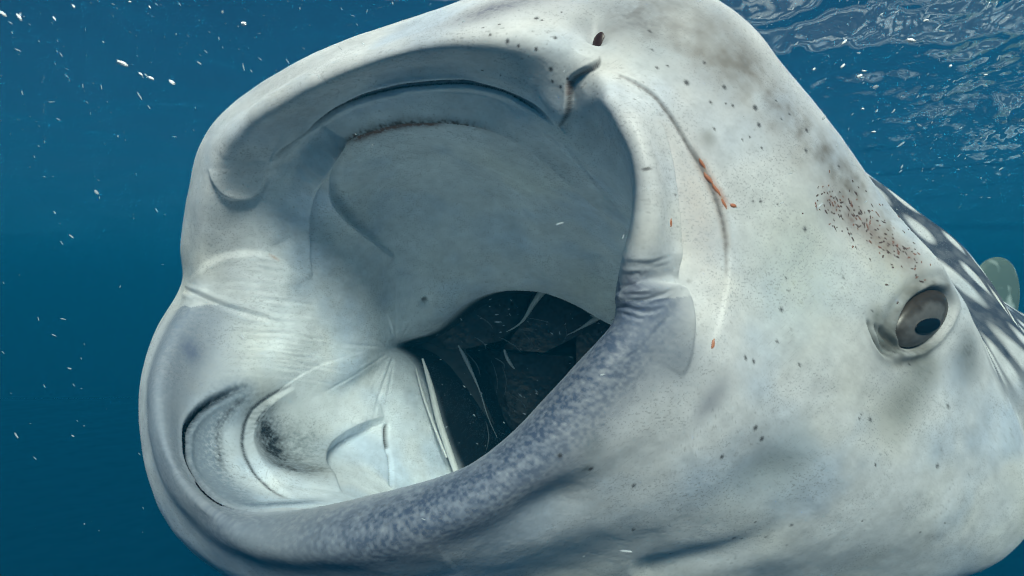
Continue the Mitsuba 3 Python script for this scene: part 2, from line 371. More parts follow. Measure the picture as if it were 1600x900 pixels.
DISP = gaussian_filter(DISP.reshape(NT, NS), 0.8, mode=('wrap', 'nearest')).reshape(-1)
P = P0 + N0 * DISP[:, None]
lowf = meshkit.fbm(P0 * 5.0, 3, 11) - 0.5
P = P + N0 * ((lowf * 0.012 + (meshkit.fbm(P0 * 24, 3, 13) - 0.5) * 0.0020) * np.clip((SRf - 3) / 1.0, 0, 1))[:, None]
V2 = P.reshape(NT, NS, 3)
N2 = grid_normals(V2) * (-1 if FLIP else 1)
N2f = N2.reshape(-1, 3)

# ------------------------------------------------------------------ skin colour, with shade painted into some hollows and creases
n1 = meshkit.fbm(P0 * 9, 4, 21)
n2 = meshkit.fbm(P0 * 45, 3, 22)
n3 = meshkit.fbm(P0 * 160, 2, 23)
COL = np.array([0.545, 0.55, 0.565]) * (0.75 + 0.50 * n1[:, None])
COL *= (0.84 + 0.32 * n2[:, None]) * (0.90 + 0.20 * n3[:, None])
cool = np.clip((meshkit.fbm(P0 * 6 + 9, 3, 41) - 0.46) * 4, 0, 1)[:, None]
COL = COL * (1 - cool * 0.55) + COL * np.array([0.66, 0.80, 0.98]) * cool * 0.55
warm = np.clip((meshkit.fbm(P0 * 4 + 3, 3, 42) - 0.5) * 4, 0, 1)[:, None]
COL = COL * (1 - warm * 0.5) + COL * np.array([1.03, 0.98, 0.85]) * warm * 0.5
grit = np.clip((n3 - 0.66) * 6, 0, 1) * np.clip((n1 - 0.42) * 5, 0, 1)
COL *= 1 - 0.35 * grit[:, None]


def paint(idx, k, c):
    k = np.clip(k, 0, 1)[:, None]
    COL[idx] = COL[idx] * (1 - k) + np.array(c) * k


def stripe(pts, width, c, strength=0.8, layer=ALL, ragged=0.6, ends=(.15, .15), offset=0.0):
    idx, s, f = along(curve(pts, *layer), width * 3.5, *layer)
    k = strength * taper(f, *ends) * np.exp(-((s - offset) / width) ** 2) * (1 - ragged + ragged * 2 * n3[idx])
    paint(idx, k, c)


def patch(cx, cy, r, c, strength=0.6, layer=ALL, mottle=0.5, stretch=None, hard=2.0):
    """a stain of skin round a point; stretch = (angle in degrees, factor)"""
    p, n = on_skin([(cx, cy)], *layer)
    p, n = p[0], n[0]
    r = r * p[1] / FPX
    idx = FIELD_TREE.setdefault(layer, np.nonzero((SRf >= layer[0]) & (SRf <= layer[1]))[0])
    w = P0[idx] - p
    if stretch:
        a = math.radians(stretch[0])
        ax = np.array([math.cos(a), 0, math.sin(a)])
        w = w - ax * (w @ ax)[:, None] * (1 - 1 / stretch[1])
    d = np.linalg.norm(w, axis=1) / r
    near = d < 2.5
    idx, d = idx[near], d[near]
    m = 1 - mottle + mottle * 2 * (0.5 * n2[idx] + 0.5 * n3[idx])
    paint(idx, strength * np.exp(-d ** hard) * m, c)


# dark inside of the throat, dark striped back
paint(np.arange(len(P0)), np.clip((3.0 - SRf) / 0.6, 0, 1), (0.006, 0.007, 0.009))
BLUEGREY, DARK, BROWN = (0.054, 0.078, 0.132), (0.035, 0.04, 0.05), (0.14, 0.12, 0.105)
# blue grey mottling along the lower lip
LIP = [(975,470),(948,535),(895,600),(818,692),(735,758),(640,800),(540,826),(420,833),(320,795),(265,720),(250,640),(270,550),(298,480)]
idx, s, f = along(curve(LIP, 7, 10), 0.16, 6.0, 10.5)
paint(idx, 0.35 * np.exp(-((s - 0.02) / 0.10) ** 2) * (0.4 + 1.2 * n1[idx]), (0.30, 0.35, 0.43))
paint(idx, (1.0 - 0.40 * np.clip((f - .45) / .3, 0, 1)) * np.exp(-(np.abs(s + 0.012) / 0.080) ** 2.6) * np.clip(0.86 + 1.1 * (n2[idx] * .25 + n3[idx] * .75 - 0.5), 0, 1), BLUEGREY)
patch(1005, 480, 60, (0.12, 0.15, 0.22), 0.7, OUT)
patch(985, 445, 30, (0.06, 0.07, 0.11), 0.7, OUT, mottle=.8)
patch(1060, 560, 50, (0.14, 0.17, 0.22), 0.6, OUT)
patch(300, 540, 75, (0.20, 0.24, 0.31), 0.55, ALL, mottle=.8)
patch(262, 660, 55, (0.24, 0.28, 0.34), 0.6, ALL, mottle=.7, stretch=(95, 2.6))
patch(300, 800, 60, (0.24, 0.27, 0.31), 0.6, ALL, mottle=.7)
patch(420, 850, 70, (0.22, 0.25, 0.29), 0.6, ALL, mottle=.7, stretch=(0, 2))
patch(298, 548, 16, (0.10, 0.13, 0.22), 0.7, ALL)
# brownish grey along the ridge of the snout
idx, s, f = along(curve([(1000,8),(1100,40),(1180,105),(1260,190),(1330,270),(1390,345)], 8, 12.4), 0.2, 8, 12.6)
paint(idx, 0.95 * np.exp(-((s - 0.03) / 0.075) ** 2) * np.clip(0.55 + 2.0 * (n1[idx] - .5) + 1.2 * (n2[idx] - .5), 0, 1), BROWN)
patch(780, 8, 40, (0.14, 0.14, 0.18), 0.75, OUT, mottle=.8, stretch=(12, 2.8))
patch(1010, 25, 60, (0.15, 0.15, 0.16), 0.7, OUT, mottle=.9, stretch=(0, 1.8))
patch(1105, 217, 16, (0.16, 0.16, 0.15), 0.6, OUT)
patch(1130, 90, 60, (0.22, 0.21, 0.20), 0.5, OUT, mottle=1.0)
patch(1400, 430, 90, (0.50, 0.47, 0.36), 0.5, OUT)
patch(1250, 420, 120, (0.52, 0.55, 0.44), 0.4, OUT)
for q_ in range(5):
    patch(1300 + q_ * 30, 318 + q_ * 21, 30, (0.15, 0.095, 0.08), 0.55, OUT, mottle=1.0)
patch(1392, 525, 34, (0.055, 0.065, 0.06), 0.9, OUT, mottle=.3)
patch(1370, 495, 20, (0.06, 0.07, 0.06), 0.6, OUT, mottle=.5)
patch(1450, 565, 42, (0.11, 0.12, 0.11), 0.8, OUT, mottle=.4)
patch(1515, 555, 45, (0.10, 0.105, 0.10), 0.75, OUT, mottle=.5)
patch(1420, 630, 48, (0.14, 0.15, 0.14), 0.7, OUT, mottle=.5, stretch=(30, 2.4))
patch(1225, 745, 60, (0.20, 0.24, 0.25), 0.6, OUT, mottle=.3, stretch=(20, 1.6))  # shade of the cheek hollow, painted as a blue grey patch
patch(930, 700, 24, (0.13, 0.16, 0.18), 0.45, OUT)
patch(922, 741, 9, (0.10, 0.13, 0.14), 0.7, OUT)
patch(1110, 625, 18, (0.16, 0.17, 0.22), 0.6, OUT, stretch=(55, 2.4))
stripe([(1092,248),(1102,270),(1113,290),(1128,312),(1137,330)], 0.008, (0.36, 0.17, 0.11), 0.6, OUT, ragged=1.0)
for dx in (0, 11, 21):
    crease_ = [(1357 + dx * .9, 496 + dx * .5), (1364 + dx, 520), (1379 + dx, 543 - dx * .3), (1408 + dx, 558 - dx * .3)]
    stripe(crease_, 0.0035, (0.018, 0.022, 0.022), 0.95, OUT, ragged=.3)  # shade in the wrinkles by the eye, painted dark
    stripe([(a_ - 5, b_ + 4) for a_, b_ in crease_], 0.0030, (0.42, 0.45, 0.44), 0.6, OUT, ragged=.3)  # painted light on the ridges between those wrinkles
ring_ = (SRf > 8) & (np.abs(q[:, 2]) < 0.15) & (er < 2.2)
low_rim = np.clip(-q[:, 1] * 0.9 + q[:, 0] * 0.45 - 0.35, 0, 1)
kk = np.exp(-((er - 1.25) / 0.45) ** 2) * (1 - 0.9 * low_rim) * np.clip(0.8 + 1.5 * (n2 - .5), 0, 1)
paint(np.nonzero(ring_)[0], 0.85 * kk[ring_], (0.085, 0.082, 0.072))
# tooth bands and the mottled floor of the mouth
stripe([(a + 16, b - (4 if b < 770 else 14)) for a, b in TOOTH_LOW], 0.024, (0.13, 0.165, 0.215), 0.95, (5.0, 10.0))
stripe([(398,606),(362,624),(335,648),(322,680),(325,712),(340,744),(366,770),(405,786)], 0.05, (0.17, 0.20, 0.245), 0.9, INN, ragged=.5)
stripe([(385,612),(352,640),(335,670),(335,705),(346,738)], 0.010, (0.05, 0.055, 0.065), 0.55, INN, ragged=1.0, offset=-0.01)
patch(470, 700, 66, (0.17, 0.185, 0.195), 0.85, INN, mottle=0.8)
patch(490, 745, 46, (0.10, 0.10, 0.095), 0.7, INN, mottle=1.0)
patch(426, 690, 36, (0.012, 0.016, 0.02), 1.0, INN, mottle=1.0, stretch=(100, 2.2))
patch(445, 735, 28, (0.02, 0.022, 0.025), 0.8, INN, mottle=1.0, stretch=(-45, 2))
stripe([(458,601),(418,622),(390,651),(381,690),(391,727),(417,757),(455,783)], 0.006, (0.05, 0.055, 0.065), 1.0, INN, ragged=.5)
stripe(TOOTH_LOW, 0.009, (0.02, 0.028, 0.04), 1.1, (5.0, 10.0), ends=(.12, .5))
stripe([(606,658),(604,680),(607,702)], 0.006, (0.02, 0.02, 0.02), 1.0, INN, ragged=.2)  # dark hole of the slit, its shade painted on
stripe([(607,702),(611,725),(612,764)], 0.003, (0.08, 0.085, 0.08), 0.8, INN, ragged=.5)
stripe(TOOTH_UP, 0.006, (0.03, 0.035, 0.045), 0.8, INN)
stripe(VALVE[:8], 0.020, (0.03, 0.018, 0.012), 1.2, INN, ragged=1.0, ends=(.2, .3))
stripe(VALVE[1:6], 0.016, (0.12, 0.045, 0.025), 1.2, INN, ragged=1.0, offset=0.020)
stripe(VALVE[1:6], 0.006, (0.03, 0.02, 0.015), 1.2, INN, ragged=1.0, offset=0.03)
stripe(VALVE[5:], 0.005, (0.06, 0.065, 0.07), 0.8, INN)
patch(664, 470, 5, (0.02, 0.02, 0.02), 0.9, INN, hard=4)
# edge of the right labial fold
stripe([(1075,225),(1096,262),(1118,310),(1131,355),(1136,400)], 0.008, (0.24, 0.20, 0.19), 0.6, OUT)
patch(1090, 330, 40, (0.55, 0.47, 0.42), 0.5, OUT, stretch=(100, 3))
stripe([(894,124),(891,136),(892,150)], 0.0035, (0.16, 0.05, 0.03), 0.8, OUT, ragged=.5)
stripe([(936,84),(938,98),(928,107),(906,116),(893,130),(890,170),(868,204)], 0.0028, (0.04, 0.03, 0.03), 0.9, (6.0, 11.0), ragged=.4)
stripe([(960,115),(985,128),(1020,150),(1052,190),(1076,230),(1096,262),(1118,310),(1131,355),(1136,400),(1132,460)], 0.003, (0.14, 0.13, 0.13), 0.8, OUT, ragged=.6)  # shade in the labial groove, painted as a thin dark line
stripe([(418,396),(428,402),(438,408)], 0.0028, (0.40, 0.17, 0.07), 0.7, ALL, ragged=.3, ends=(.5, .5))
# striped and blotched back behind the head
bk = np.clip((SRf - 12.15) / 0.25, 0, 1)
stri = np.ones(len(P0))
da, db = STf + 0.30 * (n1 - .5), SRf + 0.16 * (meshkit.fbm(P0 * 5, 2, 61) - .5) - 0.12 * STf
bi = np.nonzero((SRf > 12) & (SRf < 19))[0]
da, db = da[bi], db[bi]
best = np.full(len(bi), 9.0)
row = np.floor(da / 0.85)
for i in (-1, 0, 1):
    r_ = row + i
    shift = meshkit.noise(np.stack([r_ * 7.31 + .5, r_ * 0 + 3.5, r_ * 0], -1) // 1 + 0.0, 71)
    col = np.floor(db / 0.30 - shift)
    for j in (-1, 0, 1):
        c_ = col + j
        key_ = np.stack([r_, c_, r_ * 0], -1)
        ja, jb, js = (meshkit.noise(key_, 72 + q_) for q_ in range(3))
        ca_, cb_ = (r_ + 0.5 + 0.3 * (ja - .5)) * 0.85, (c_ + shift + 0.5 + 0.3 * (jb - .5)) * 0.30
        grow = 0.75 + 0.5 * js
        best = np.minimum(best, np.sqrt(((da - ca_) / (0.27 * grow)) ** 2 + ((db - cb_) / (0.082 * grow * (1 + 0.3 * np.clip(da - 3.4, 0, 1)))) ** 2))
stri[bi] = np.clip((best - 0.7) / 0.55, 0, 1)
stri *= 0.8 + 0.4 * n2
belly = np.clip((-0.17 - P0[:, 2]) / 0.16 , 0, 1)
dark = stri * bk * (1 - belly)
paint(np.arange(len(P0)), dark * 0.95, (0.040, 0.052, 0.078))
# pores and small dark spots
rs = np.random.default_rng(12)
SPOTS = [(1072,130,5),(1100,98,3),(1132,136,4),(1180,168,5),(1186,195,4),(1262,203,4),(1110,160,3),(1145,165,3),(1220,484,4),(1214,534,3),(1184,670,5),(1199,690,5),(1130,716,4),(1250,570,3),(1164,559,4),(1177,565,4),(863,107,4),(866,126,3),(880,134,3),(840,77,3),(868,62,3),(838,29,4),(795,65,3),(1015,50,3),(1025,108,3),(1260,235,4),(1312,260,3),(1188,315,3),(1257,358,4),(1350,655,3),(1370,657,4),(1482,635,4),(1050,870,3),(995,766,4),(930,742,5),(1370,727,3),(1240,825,3),(875,712,4),(1465,728,4),(1150,848,3),(990,830,3)]
SPOTS += [(rs.uniform(740, 900), rs.uniform(20, 130), rs.uniform(1.5, 2.6)) for _ in range(9)] + [(rs.uniform(960, 1250), rs.uniform(40, 330), rs.uniform(1.5, 2.6)) for _ in range(16)] + [(rs.uniform(1150, 1560), rs.uniform(430, 880), rs.uniform(1.5, 2.6)) for _ in range(20)]
OUTI = np.nonzero((SRf >= 7) & (SRf <= 13) & facing)[0]
OT = cKDTree(P0[OUTI])
sp, _ = on_skin([(a, b) for a, b, c in SPOTS], *OUT)
for q, (a, b, c) in zip(sp, SPOTS):
    r = max(c * q[1] / FPX, 0.0022)
    j = OUTI[OT.query_ball_point(q, r * 2)]
    if len(j):
        paint(j, 0.9 * np.exp(-(np.linalg.norm(P0[j] - q, axis=1) / r) ** 4), (0.03, 0.03, 0.035))
COL *= 1 + np.array([0.17, 0.22, 0.23]) * np.clip((7.3 - SRf) / 1.2, 0, 1)[:, None]                          # mouth lining is paler, and lightened further as fill for the shaded palate
COL = np.clip(COL, 0.004, 0.85)

def skin_relief(p, n, uv):
    return mikit.fbm(p.x * 150, p.y * 150, p.z * 150, 3) + 0.6 * mikit.fbm(p.x * 420, p.y * 420, p.z * 420, 2)


def skin_flecks(p, n, uv):
    fine = mikit.smoothstep(.56, .74, mikit.fbm(p.x * 330, p.y * 330, p.z * 330, 2))
    where = mikit.smoothstep(.38, .66, mikit.fbm(p.x * 11, p.y * 11, p.z * 11, 3))
    scratch = mikit.smoothstep(.80, .88, mikit.noise(p.x * 40 + p.z * 60, p.y * 30, p.z * 420 - p.x * 300)) * mikit.smoothstep(.5, .7, mikit.fbm(p.x * 7 + 5, p.y * 7, p.z * 7, 2))
    return 0.32 * fine * where + 0.06 * fine + 0.22 * scratch


plain = {'type': 'principled', 'base_color': {'type': 'mesh_attribute', 'name': 'vertex_color'}, 'roughness': 0.48, 'specular': 0.35}
fleck = {'type': 'principled', 'base_color': {'type': 'rgb', 'value': [.16, .17, .19]}, 'roughness': 0.5, 'specular': 0.3}
scene['skin'] = {'type': 'twosided', 'bsdf': {'type': 'bumpmap', 'arbitrary': mikit.proc(skin_relief, eps=1e-3), 'scale': 0.0005,
                 'bsdf': {'type': 'blendbsdf', 'weight': mikit.proc(skin_flecks), 'a': plain, 'b': fleck}}}
F = grid_faces(NT, NS, wrap=True)
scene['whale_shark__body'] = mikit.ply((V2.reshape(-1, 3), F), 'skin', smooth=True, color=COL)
tag('whale_shark', 'huge pale grey whale shark with its wide mouth open just beneath the surface', 'whale shark')

SKIN, SKN = V2.reshape(-1, 3), N2f
PX = np.stack([800 + SKIN[:, 0] / SKIN[:, 1] * FPX, 450 - SKIN[:, 2] / SKIN[:, 1] * FPX], 1)
facing = (SKN * -SKIN).sum(1) > 0
seen_tree.clear()


# ------------------------------------------------------------------ eye
def frame_at(px, py, layer, angle):
    p, n = on_skin([(px, py)], *layer)
    p, n = p[0], n[0] / np.linalg.norm(n[0])
    e = np.array([math.cos(math.radians(angle)), 0, math.sin(math.radians(angle))])
    e -= n * (e @ n)
    e /= np.linalg.norm(e)
    return p, np.stack([e, np.cross(n, e), n], 1)


def blob(p, M, radii, sub=3, shift=(0, 0, 0)):
    m = trimesh.creation.icosphere(sub)
    v = m.vertices * np.array(radii) + np.array(shift)
    return trimesh.Trimesh(p + v @ M.T, m.faces, process=False)


ep, eM = EYE
EYEINV = np.linalg.inv(eM)


def eye_colour(p):
    a, b = ((p.x - float(ep[0])) * float(EYEINV[i, 0]) + (p.y - float(ep[1])) * float(EYEINV[i, 1]) + (p.z - float(ep[2])) * float(EYEINV[i, 2]) for i in (0, 1))
    r = dr.sqrt(a * a + b * b) + 0.5 * (mikit.fbm(p.x * 45, p.y * 45, p.z * 45, 3) - 0.5) + 0.25 * a
    c = mikit.mix((.095, .09, .088), (.034, .026, .021), mikit.smoothstep(.45, .85, r))
    return c * (0.8 + 0.4 * mikit.fbm(p.x * 120, p.y * 120, p.z * 120, 2))


scene['eye_mat'] = {'type': 'principled', 'roughness': 0.38, 'specular': 0.35, 'clearcoat': 0.15, 'clearcoat_gloss': 0.97,
                    'base_color': mikit.proc(lambda p, n, uv: eye_colour(p))}
scene['whale_shark__eye'] = mikit.ply(blob(ep - SKN[0] * 0, eM, (0.97, 0.97, 1.0), 4, (0, 0, -0.78)), 'eye_mat', smooth=True)
tag('whale_shark__eye', 'dull grey brown eyeball in a folded socket')
scene['pupil_mat'] = {'type': 'principled', 'base_color': {'type': 'rgb', 'value': [.004, .004, .005]}, 'roughness': 0.08, 'specular': 0.6}
en = eM[:, 2] / np.linalg.norm(eM[:, 2])
pM = np.stack([tangent(ep, en, 18) * 20 * eu, tangent(ep, en, 108) * 11.5 * eu, en * 0.004], 1)
pp = ep + eM @ np.array([-0.20, -0.12, 0.17])
scene['whale_shark__eye__pupil'] = mikit.ply(blob(pp, pM, (1, 1, 1), 4), 'pupil_mat', smooth=True)
tag('whale_shark__eye__pupil', 'black oval pupil')


scene['nostril_mat'] = {'type': 'principled', 'base_color': {'type': 'rgb', 'value': [.022, .006, .005]}, 'roughness': 0.4}
np_, nn_ = on_skin([(934, 66)], *OUT)
np_, nn_ = np_[0], nn_[0] / np.linalg.norm(nn_[0])
nM = np.stack([tangent(np_, nn_, 66) * 17 * np_[1] / FPX, tangent(np_, nn_, 156) * 8 * np_[1] / FPX, nn_ * 0.004], 1)
scene['whale_shark__nostril'] = mikit.ply(blob(np_, nM, (1, 1, 1), 3), 'nostril_mat', smooth=True)
tag('whale_shark__nostril', 'dark red opening of the nostril above the end of the upper lip')


# ------------------------------------------------------------------ filter pads and gill arches in the throat
def slab(poly, depth, tilt, thick=0.02):
    from shapely.geometry import Polygon
    w = unproject(*np.array(poly, float).T, depth)
    pg = Polygon(w[:, [0, 2]]).buffer(0.012).buffer(-0.006)
    m = trimesh.creation.extrude_polygon(pg, thick, engine='earcut')
    m = m.subdivide_to_size(0.03)
    v = m.vertices
    c = v.mean(0)
    y = depth + v[:, 2] + (v[:, 0] - c[0]) * tilt[0] + (v[:, 1] - c[1]) * tilt[1] + 1.2 * ((v[:, 0] - c[0]) ** 2 + (v[:, 1] - c[1]) ** 2)
    return trimesh.Trimesh(np.stack([v[:, 0], y, v[:, 1]], 1), m.faces[:, ::-1], process=False)


def tube(pts, radii, sides=10, n=40):
    pts = np.array(pts, float)
    a = np.concatenate([[0], np.cumsum(np.linalg.norm(np.diff(pts, axis=0), axis=1))])
    q = np.linspace(0, a[-1], n)
    p = PchipInterpolator(a, pts, axis=0)(q)
    r = PchipInterpolator(a, np.array(radii, float))(q)
    t = np.gradient(p, axis=0)
    t /= np.linalg.norm(t, axis=1, keepdims=True)
    up = np.array([0.1, 1, 0.2])
    x = np.cross(t, up)
    x /= np.linalg.norm(x, axis=1, keepdims=True)
    y = np.cross(t, x)
    ang = np.linspace(0, 2 * math.pi, sides, endpoint=False)
    v = p[:, None] + r[:, None, None] * (np.cos(ang)[None, :, None] * x[:, None] + np.sin(ang)[None, :, None] * y[:, None])
    f = grid_faces(sides, n, wrap=True)
    v = v.transpose(1, 0, 2).reshape(-1, 3)
    return trimesh.Trimesh(v, f, process=False)


def pad_fn(p, n, uv):
    return mikit.mix((.005, .0055, .007), (.030, .032, .036), mikit.fbm(p.x * 14, p.y * 14, p.z * 14, 3) * mikit.smoothstep(.2, .8, mikit.fbm(p.x * 90, p.z * 90, 0, 2)))


scene['pad_mat'] = {'type': 'twosided', 'bsdf': {'type': 'bumpmap', 'scale': 0.006, 'arbitrary': mikit.proc(lambda p, n, uv: mikit.fbm(p.x * 60, p.y * 60, p.z * 60, 3)), 'bsdf': {'type': 'principled', 'base_color': mikit.proc(pad_fn), 'roughness': 0.28, 'specular': 0.5}}}
scene['pale_pad_mat'] = {'type': 'twosided', 'bsdf': {'type': 'principled', 'base_color': mikit.proc(lambda p, n, uv: mikit.mix((.022, .024, .024), (.085, .088, .088), mikit.fbm(p.x * 30, p.y * 30, p.z * 30, 4))), 'roughness': 0.45}}
scene['lining_mat'] = {'type': 'twosided', 'bsdf': {'type': 'principled', 'base_color': {'type': 'rgb', 'value': [.55, .56, .54]}, 'roughness': 0.5}}
scene['raker_mat'] = {'type': 'twosided', 'bsdf': {'type': 'principled', 'base_color': {'type': 'rgb', 'value': [.10, .11, .115]}, 'roughness': 0.4}}
scene['arch_mat'] = {'type': 'twosided', 'bsdf': {'type': 'principled', 'base_color': {'type': 'rgb', 'value': [.34, .37, .37]}, 'roughness': 0.5}}
PADS = [([(632,540),(655,500),(715,460),(790,445),(832,448),(815,498),(782,530),(722,543)], 2.47, (.15, .2)),
        ([(840,448),(885,448),(930,485),(905,520),(850,548),(790,545),(820,505)], 2.45, (-.1, .2)),
        ([(935,480),(985,515),(960,610),(905,575),(905,530)], 2.42, (-.3, 0)),
        ([(650,538),(722,548),(745,610),(776,684),(765,760),(690,760),(680,690),(660,600)], 2.43, (.3, -.1)),
        ([(730,552),(800,555),(890,560),(950,600),(905,690),(800,760),(782,684),(752,610)], 2.50, (-.1, -.1))]
for k, (poly, d, tilt) in enumerate(PADS):
    key = 'whale_shark__filter_pad' + (f'_{k:03d}' if k else '')
    scene[key] = mikit.ply(slab(poly, d, tilt), 'pale_pad_mat' if k == 3 else 'pad_mat', smooth=40)
tag('whale_shark__filter_pad', 'black sieve pad at the back of the throat')
ARCHES = [([(850,452,2.42),(834,474,2.43),(815,503,2.44),(792,518,2.46)], (.013, .009, .004, .0015)),
          ([(945,488,2.40),(925,502,2.41),(905,514,2.42),(885,524,2.44)], (.012, .008, .003, .0015)),
          ([(716,540,2.42),(727,560,2.42),(741,590,2.41),(750,612,2.42),(762,650,2.43),(777,684,2.44)], (.002, .007, .004, .0022, .0015, .001)),
          ([(788,546,2.44),(793,560,2.44),(804,576,2.45)], (.003, .006, .002))]
for k, (pts, r) in enumerate(ARCHES):
    key = 'whale_shark__gill_arch' + (f'_{k:03d}' if k else '')
    scene[key] = mikit.ply(tube([unproject(*q) for q in pts], r), 'arch_mat', smooth=True)
tag('whale_shark__gill_arch', 'pale cartilage edge between the black pads')
fr = np.random.default_rng(8)
for k in range(14):
    a, b = fr.uniform(690, 900), fr.uniform(480, 660)
    ang = fr.normal(math.radians(-65), .35)
    L = fr.uniform(18, 60)
    pts = [unproject(a + t * L * math.cos(ang) + 6 * math.sin(3 * t), b - t * L * math.sin(ang), 2.425) for t in np.linspace(0, 1, 5)]
    key = 'whale_shark__gill_raker' + (f'_{k:03d}' if k else '')
    scene[key] = mikit.ply(tube(pts, np.array([.0004, .0016, .002, .0014, .0004]) * fr.uniform(.5, 1.3), 6, 16), 'raker_mat', smooth=True)
FLAPS = [([(660,560,2.27),(672,600,2.25),(684,650,2.23),(700,700,2.21),(716,745,2.2)], (.003, .008, .010, .010, .009)),
         ([(650,575,2.25),(662,620,2.22),(680,670,2.2),(698,715,2.17)], (.002, .004, .004, .003))]
for k, (pts, r) in enumerate(FLAPS):
    key = 'whale_shark__throat_fold' + (f'_{k:03d}' if k else '')
    scene[key] = mikit.ply(tube([unproject(*q) for q in pts], r, 14), 'lining_mat', smooth=True)

# ------------------------------------------------------------------ dorsal fin, far behind the head
FIN = [(1558 + (a - 1550) * 1.22, b) for a, b in [(1500,545),(1505,470),(1512,428),(1522,411),(1545,402),(1568,404),(1586,417),(1595,440),(1596,470),(1590,510),(1580,548)]]
fw = unproject(*np.array(FIN, float).T, 4.1)
from shapely.geometry import Polygon, Point
fp = Polygon(CubicSpline(np.arange(len(fw) + 1), np.vstack([fw, fw[:1]])[:, [0, 2]], bc_type='periodic')(np.linspace(0, len(fw), 90)))
fm = trimesh.creation.extrude_polygon(fp, 1.0, engine='earcut').subdivide_to_size(0.03, max_iter=14) if False else None
gx, gz = np.meshgrid(np.linspace(fp.bounds[0], fp.bounds[2], 60), np.linspace(fp.bounds[1], fp.bounds[3], 60), indexing='ij')
ctr = np.array(fp.representative_point().coords[0])
ring = np.array(fp.exterior.coords)[:-1]
lay = np.linspace(0, 1, 16)
fv, ff = [], []
for sgn in (1, -1):
    pts = ctr + (ring - ctr)[:, None] * lay[None, :, None]
    th_ = 0.05 * np.sqrt(np.clip(1 - lay ** 2, 0, 1))
    v = np.stack([pts[..., 0], 4.1 + 0.55 * (pts[..., 0] - ctr[0]) - sgn * np.broadcast_to(th_, pts.shape[:2]), pts[..., 1]], -1).reshape(-1, 3)
    f = grid_faces(len(ring), len(lay), wrap=True)
    ff.append((f if sgn > 0 else f[:, ::-1]) + sum(len(a) for a in fv))
    fv.append(v)
scene['fin_mat'] = {'type': 'twosided', 'bsdf': {'type': 'principled', 'roughness': 0.6, 'base_color': mikit.proc(lambda p, n, uv: mikit.mix((.10, .13, .11), (.42, .46, .42), mikit.smoothstep(.5, .75, mikit.fbm(p.x * 9, p.y * 9, p.z * 9, 3))))}}
scene['whale_shark__dorsal_fin'] = mikit.ply((np.vstack(fv), np.vstack(ff)), 'fin_mat', smooth=True)
tag('whale_shark__dorsal_fin', 'rounded greenish grey fin standing up behind the back')

# ------------------------------------------------------------------ rasp-like bands of tiny teeth
scene['tooth_mat'] = {'type': 'principled', 'base_color': {'type': 'rgb', 'value': [.06, .066, .076]}, 'roughness': 0.4}
tr = np.random.default_rng(21)


def tooth_band(pts, layer, rows, size):
    cv, cn = curve(pts, *layer, step=1.6)
    tan = np.gradient(cv, axis=0)
    tan /= np.linalg.norm(tan, axis=1, keepdims=True)
    side = np.cross(tan, cn)
    end = np.clip(np.minimum(np.arange(len(cv)), np.arange(len(cv))[::-1]) / (0.12 * len(cv)), 0.1, 1)
    cone = trimesh.creation.cone(1.0, 2.2, sections=5)
    vs, fs, at = [], [], 0
    for r in range(rows):
        for q in range(len(cv)):
            c = cv[q] + side[q] * (r - (rows - 1) / 2) * size * 1.7 + tan[q] * tr.normal() * size * .6 + cn[q] * 0.0005
            M = np.stack([tan[q], side[q], cn[q] + side[q] * 0.7], 1)
            vs.append(c + (cone.vertices * size * end[q] * tr.uniform(.6, 1.1)) @ M.T); fs.append(cone.faces + at); at += len(cone.vertices)
    return trimesh.Trimesh(np.vstack(vs), np.vstack(fs), process=False)


scene['whale_shark__tooth_band'] = mikit.ply(tooth_band(TOOTH_UP, INN, 2, 0.0010), 'tooth_mat')
tag('whale_shark__tooth_band', 'dark rasp of tiny teeth arching under the upper lip', kind='stuff')
scene['whale_shark__tooth_band_001'] = mikit.ply(tooth_band(TOOTH_LOW[1:9], (5.0, 10.0), 2, 0.0014), 'tooth_mat')
tag('whale_shark__tooth_band_001', 'dark rasp of tiny teeth along the inside of the lower lip', kind='stuff')

# ------------------------------------------------------------------ copepods on the skin
scene['copepod_orange_mat'] = {'type': 'principled', 'base_color': {'type': 'rgb', 'value': [.40, .15, .08]}, 'roughness': 0.4}
scene['copepod_dark_mat'] = {'type': 'principled', 'base_color': {'type': 'rgb', 'value': [.065, .042, .038]}, 'roughness': 0.45}
scene['copepod_rust_mat'] = {'type': 'principled', 'base_color': {'type': 'rgb', 'value': [.17, .07, .05]}, 'roughness': 0.45}


cl = np.random.default_rng(77)


def copepod(px, py, length, width, angle):
    p, M = frame_at(px, py, OUT, angle)
    L, W = length * p[1] / FPX / 2, width * 0.72 * p[1] / FPX / 2
    m = trimesh.creation.icosphere(2)
    v = np.array(m.vertices)
    v[:, 1] *= 1 - 0.45 * np.clip(v[:, 0], 0, 1)
    v *= 1 + 0.25 * (cl.uniform(size=(len(v), 1)) - 0.5)
    v *= [L, W, W * 0.5]
    v[:, 1] += 0.3 * W * np.sin(v[:, 0] / L * 2.5)
    return trimesh.Trimesh(p + (v + [0, 0, W * 0.12]) @ M.T, m.faces, process=False)


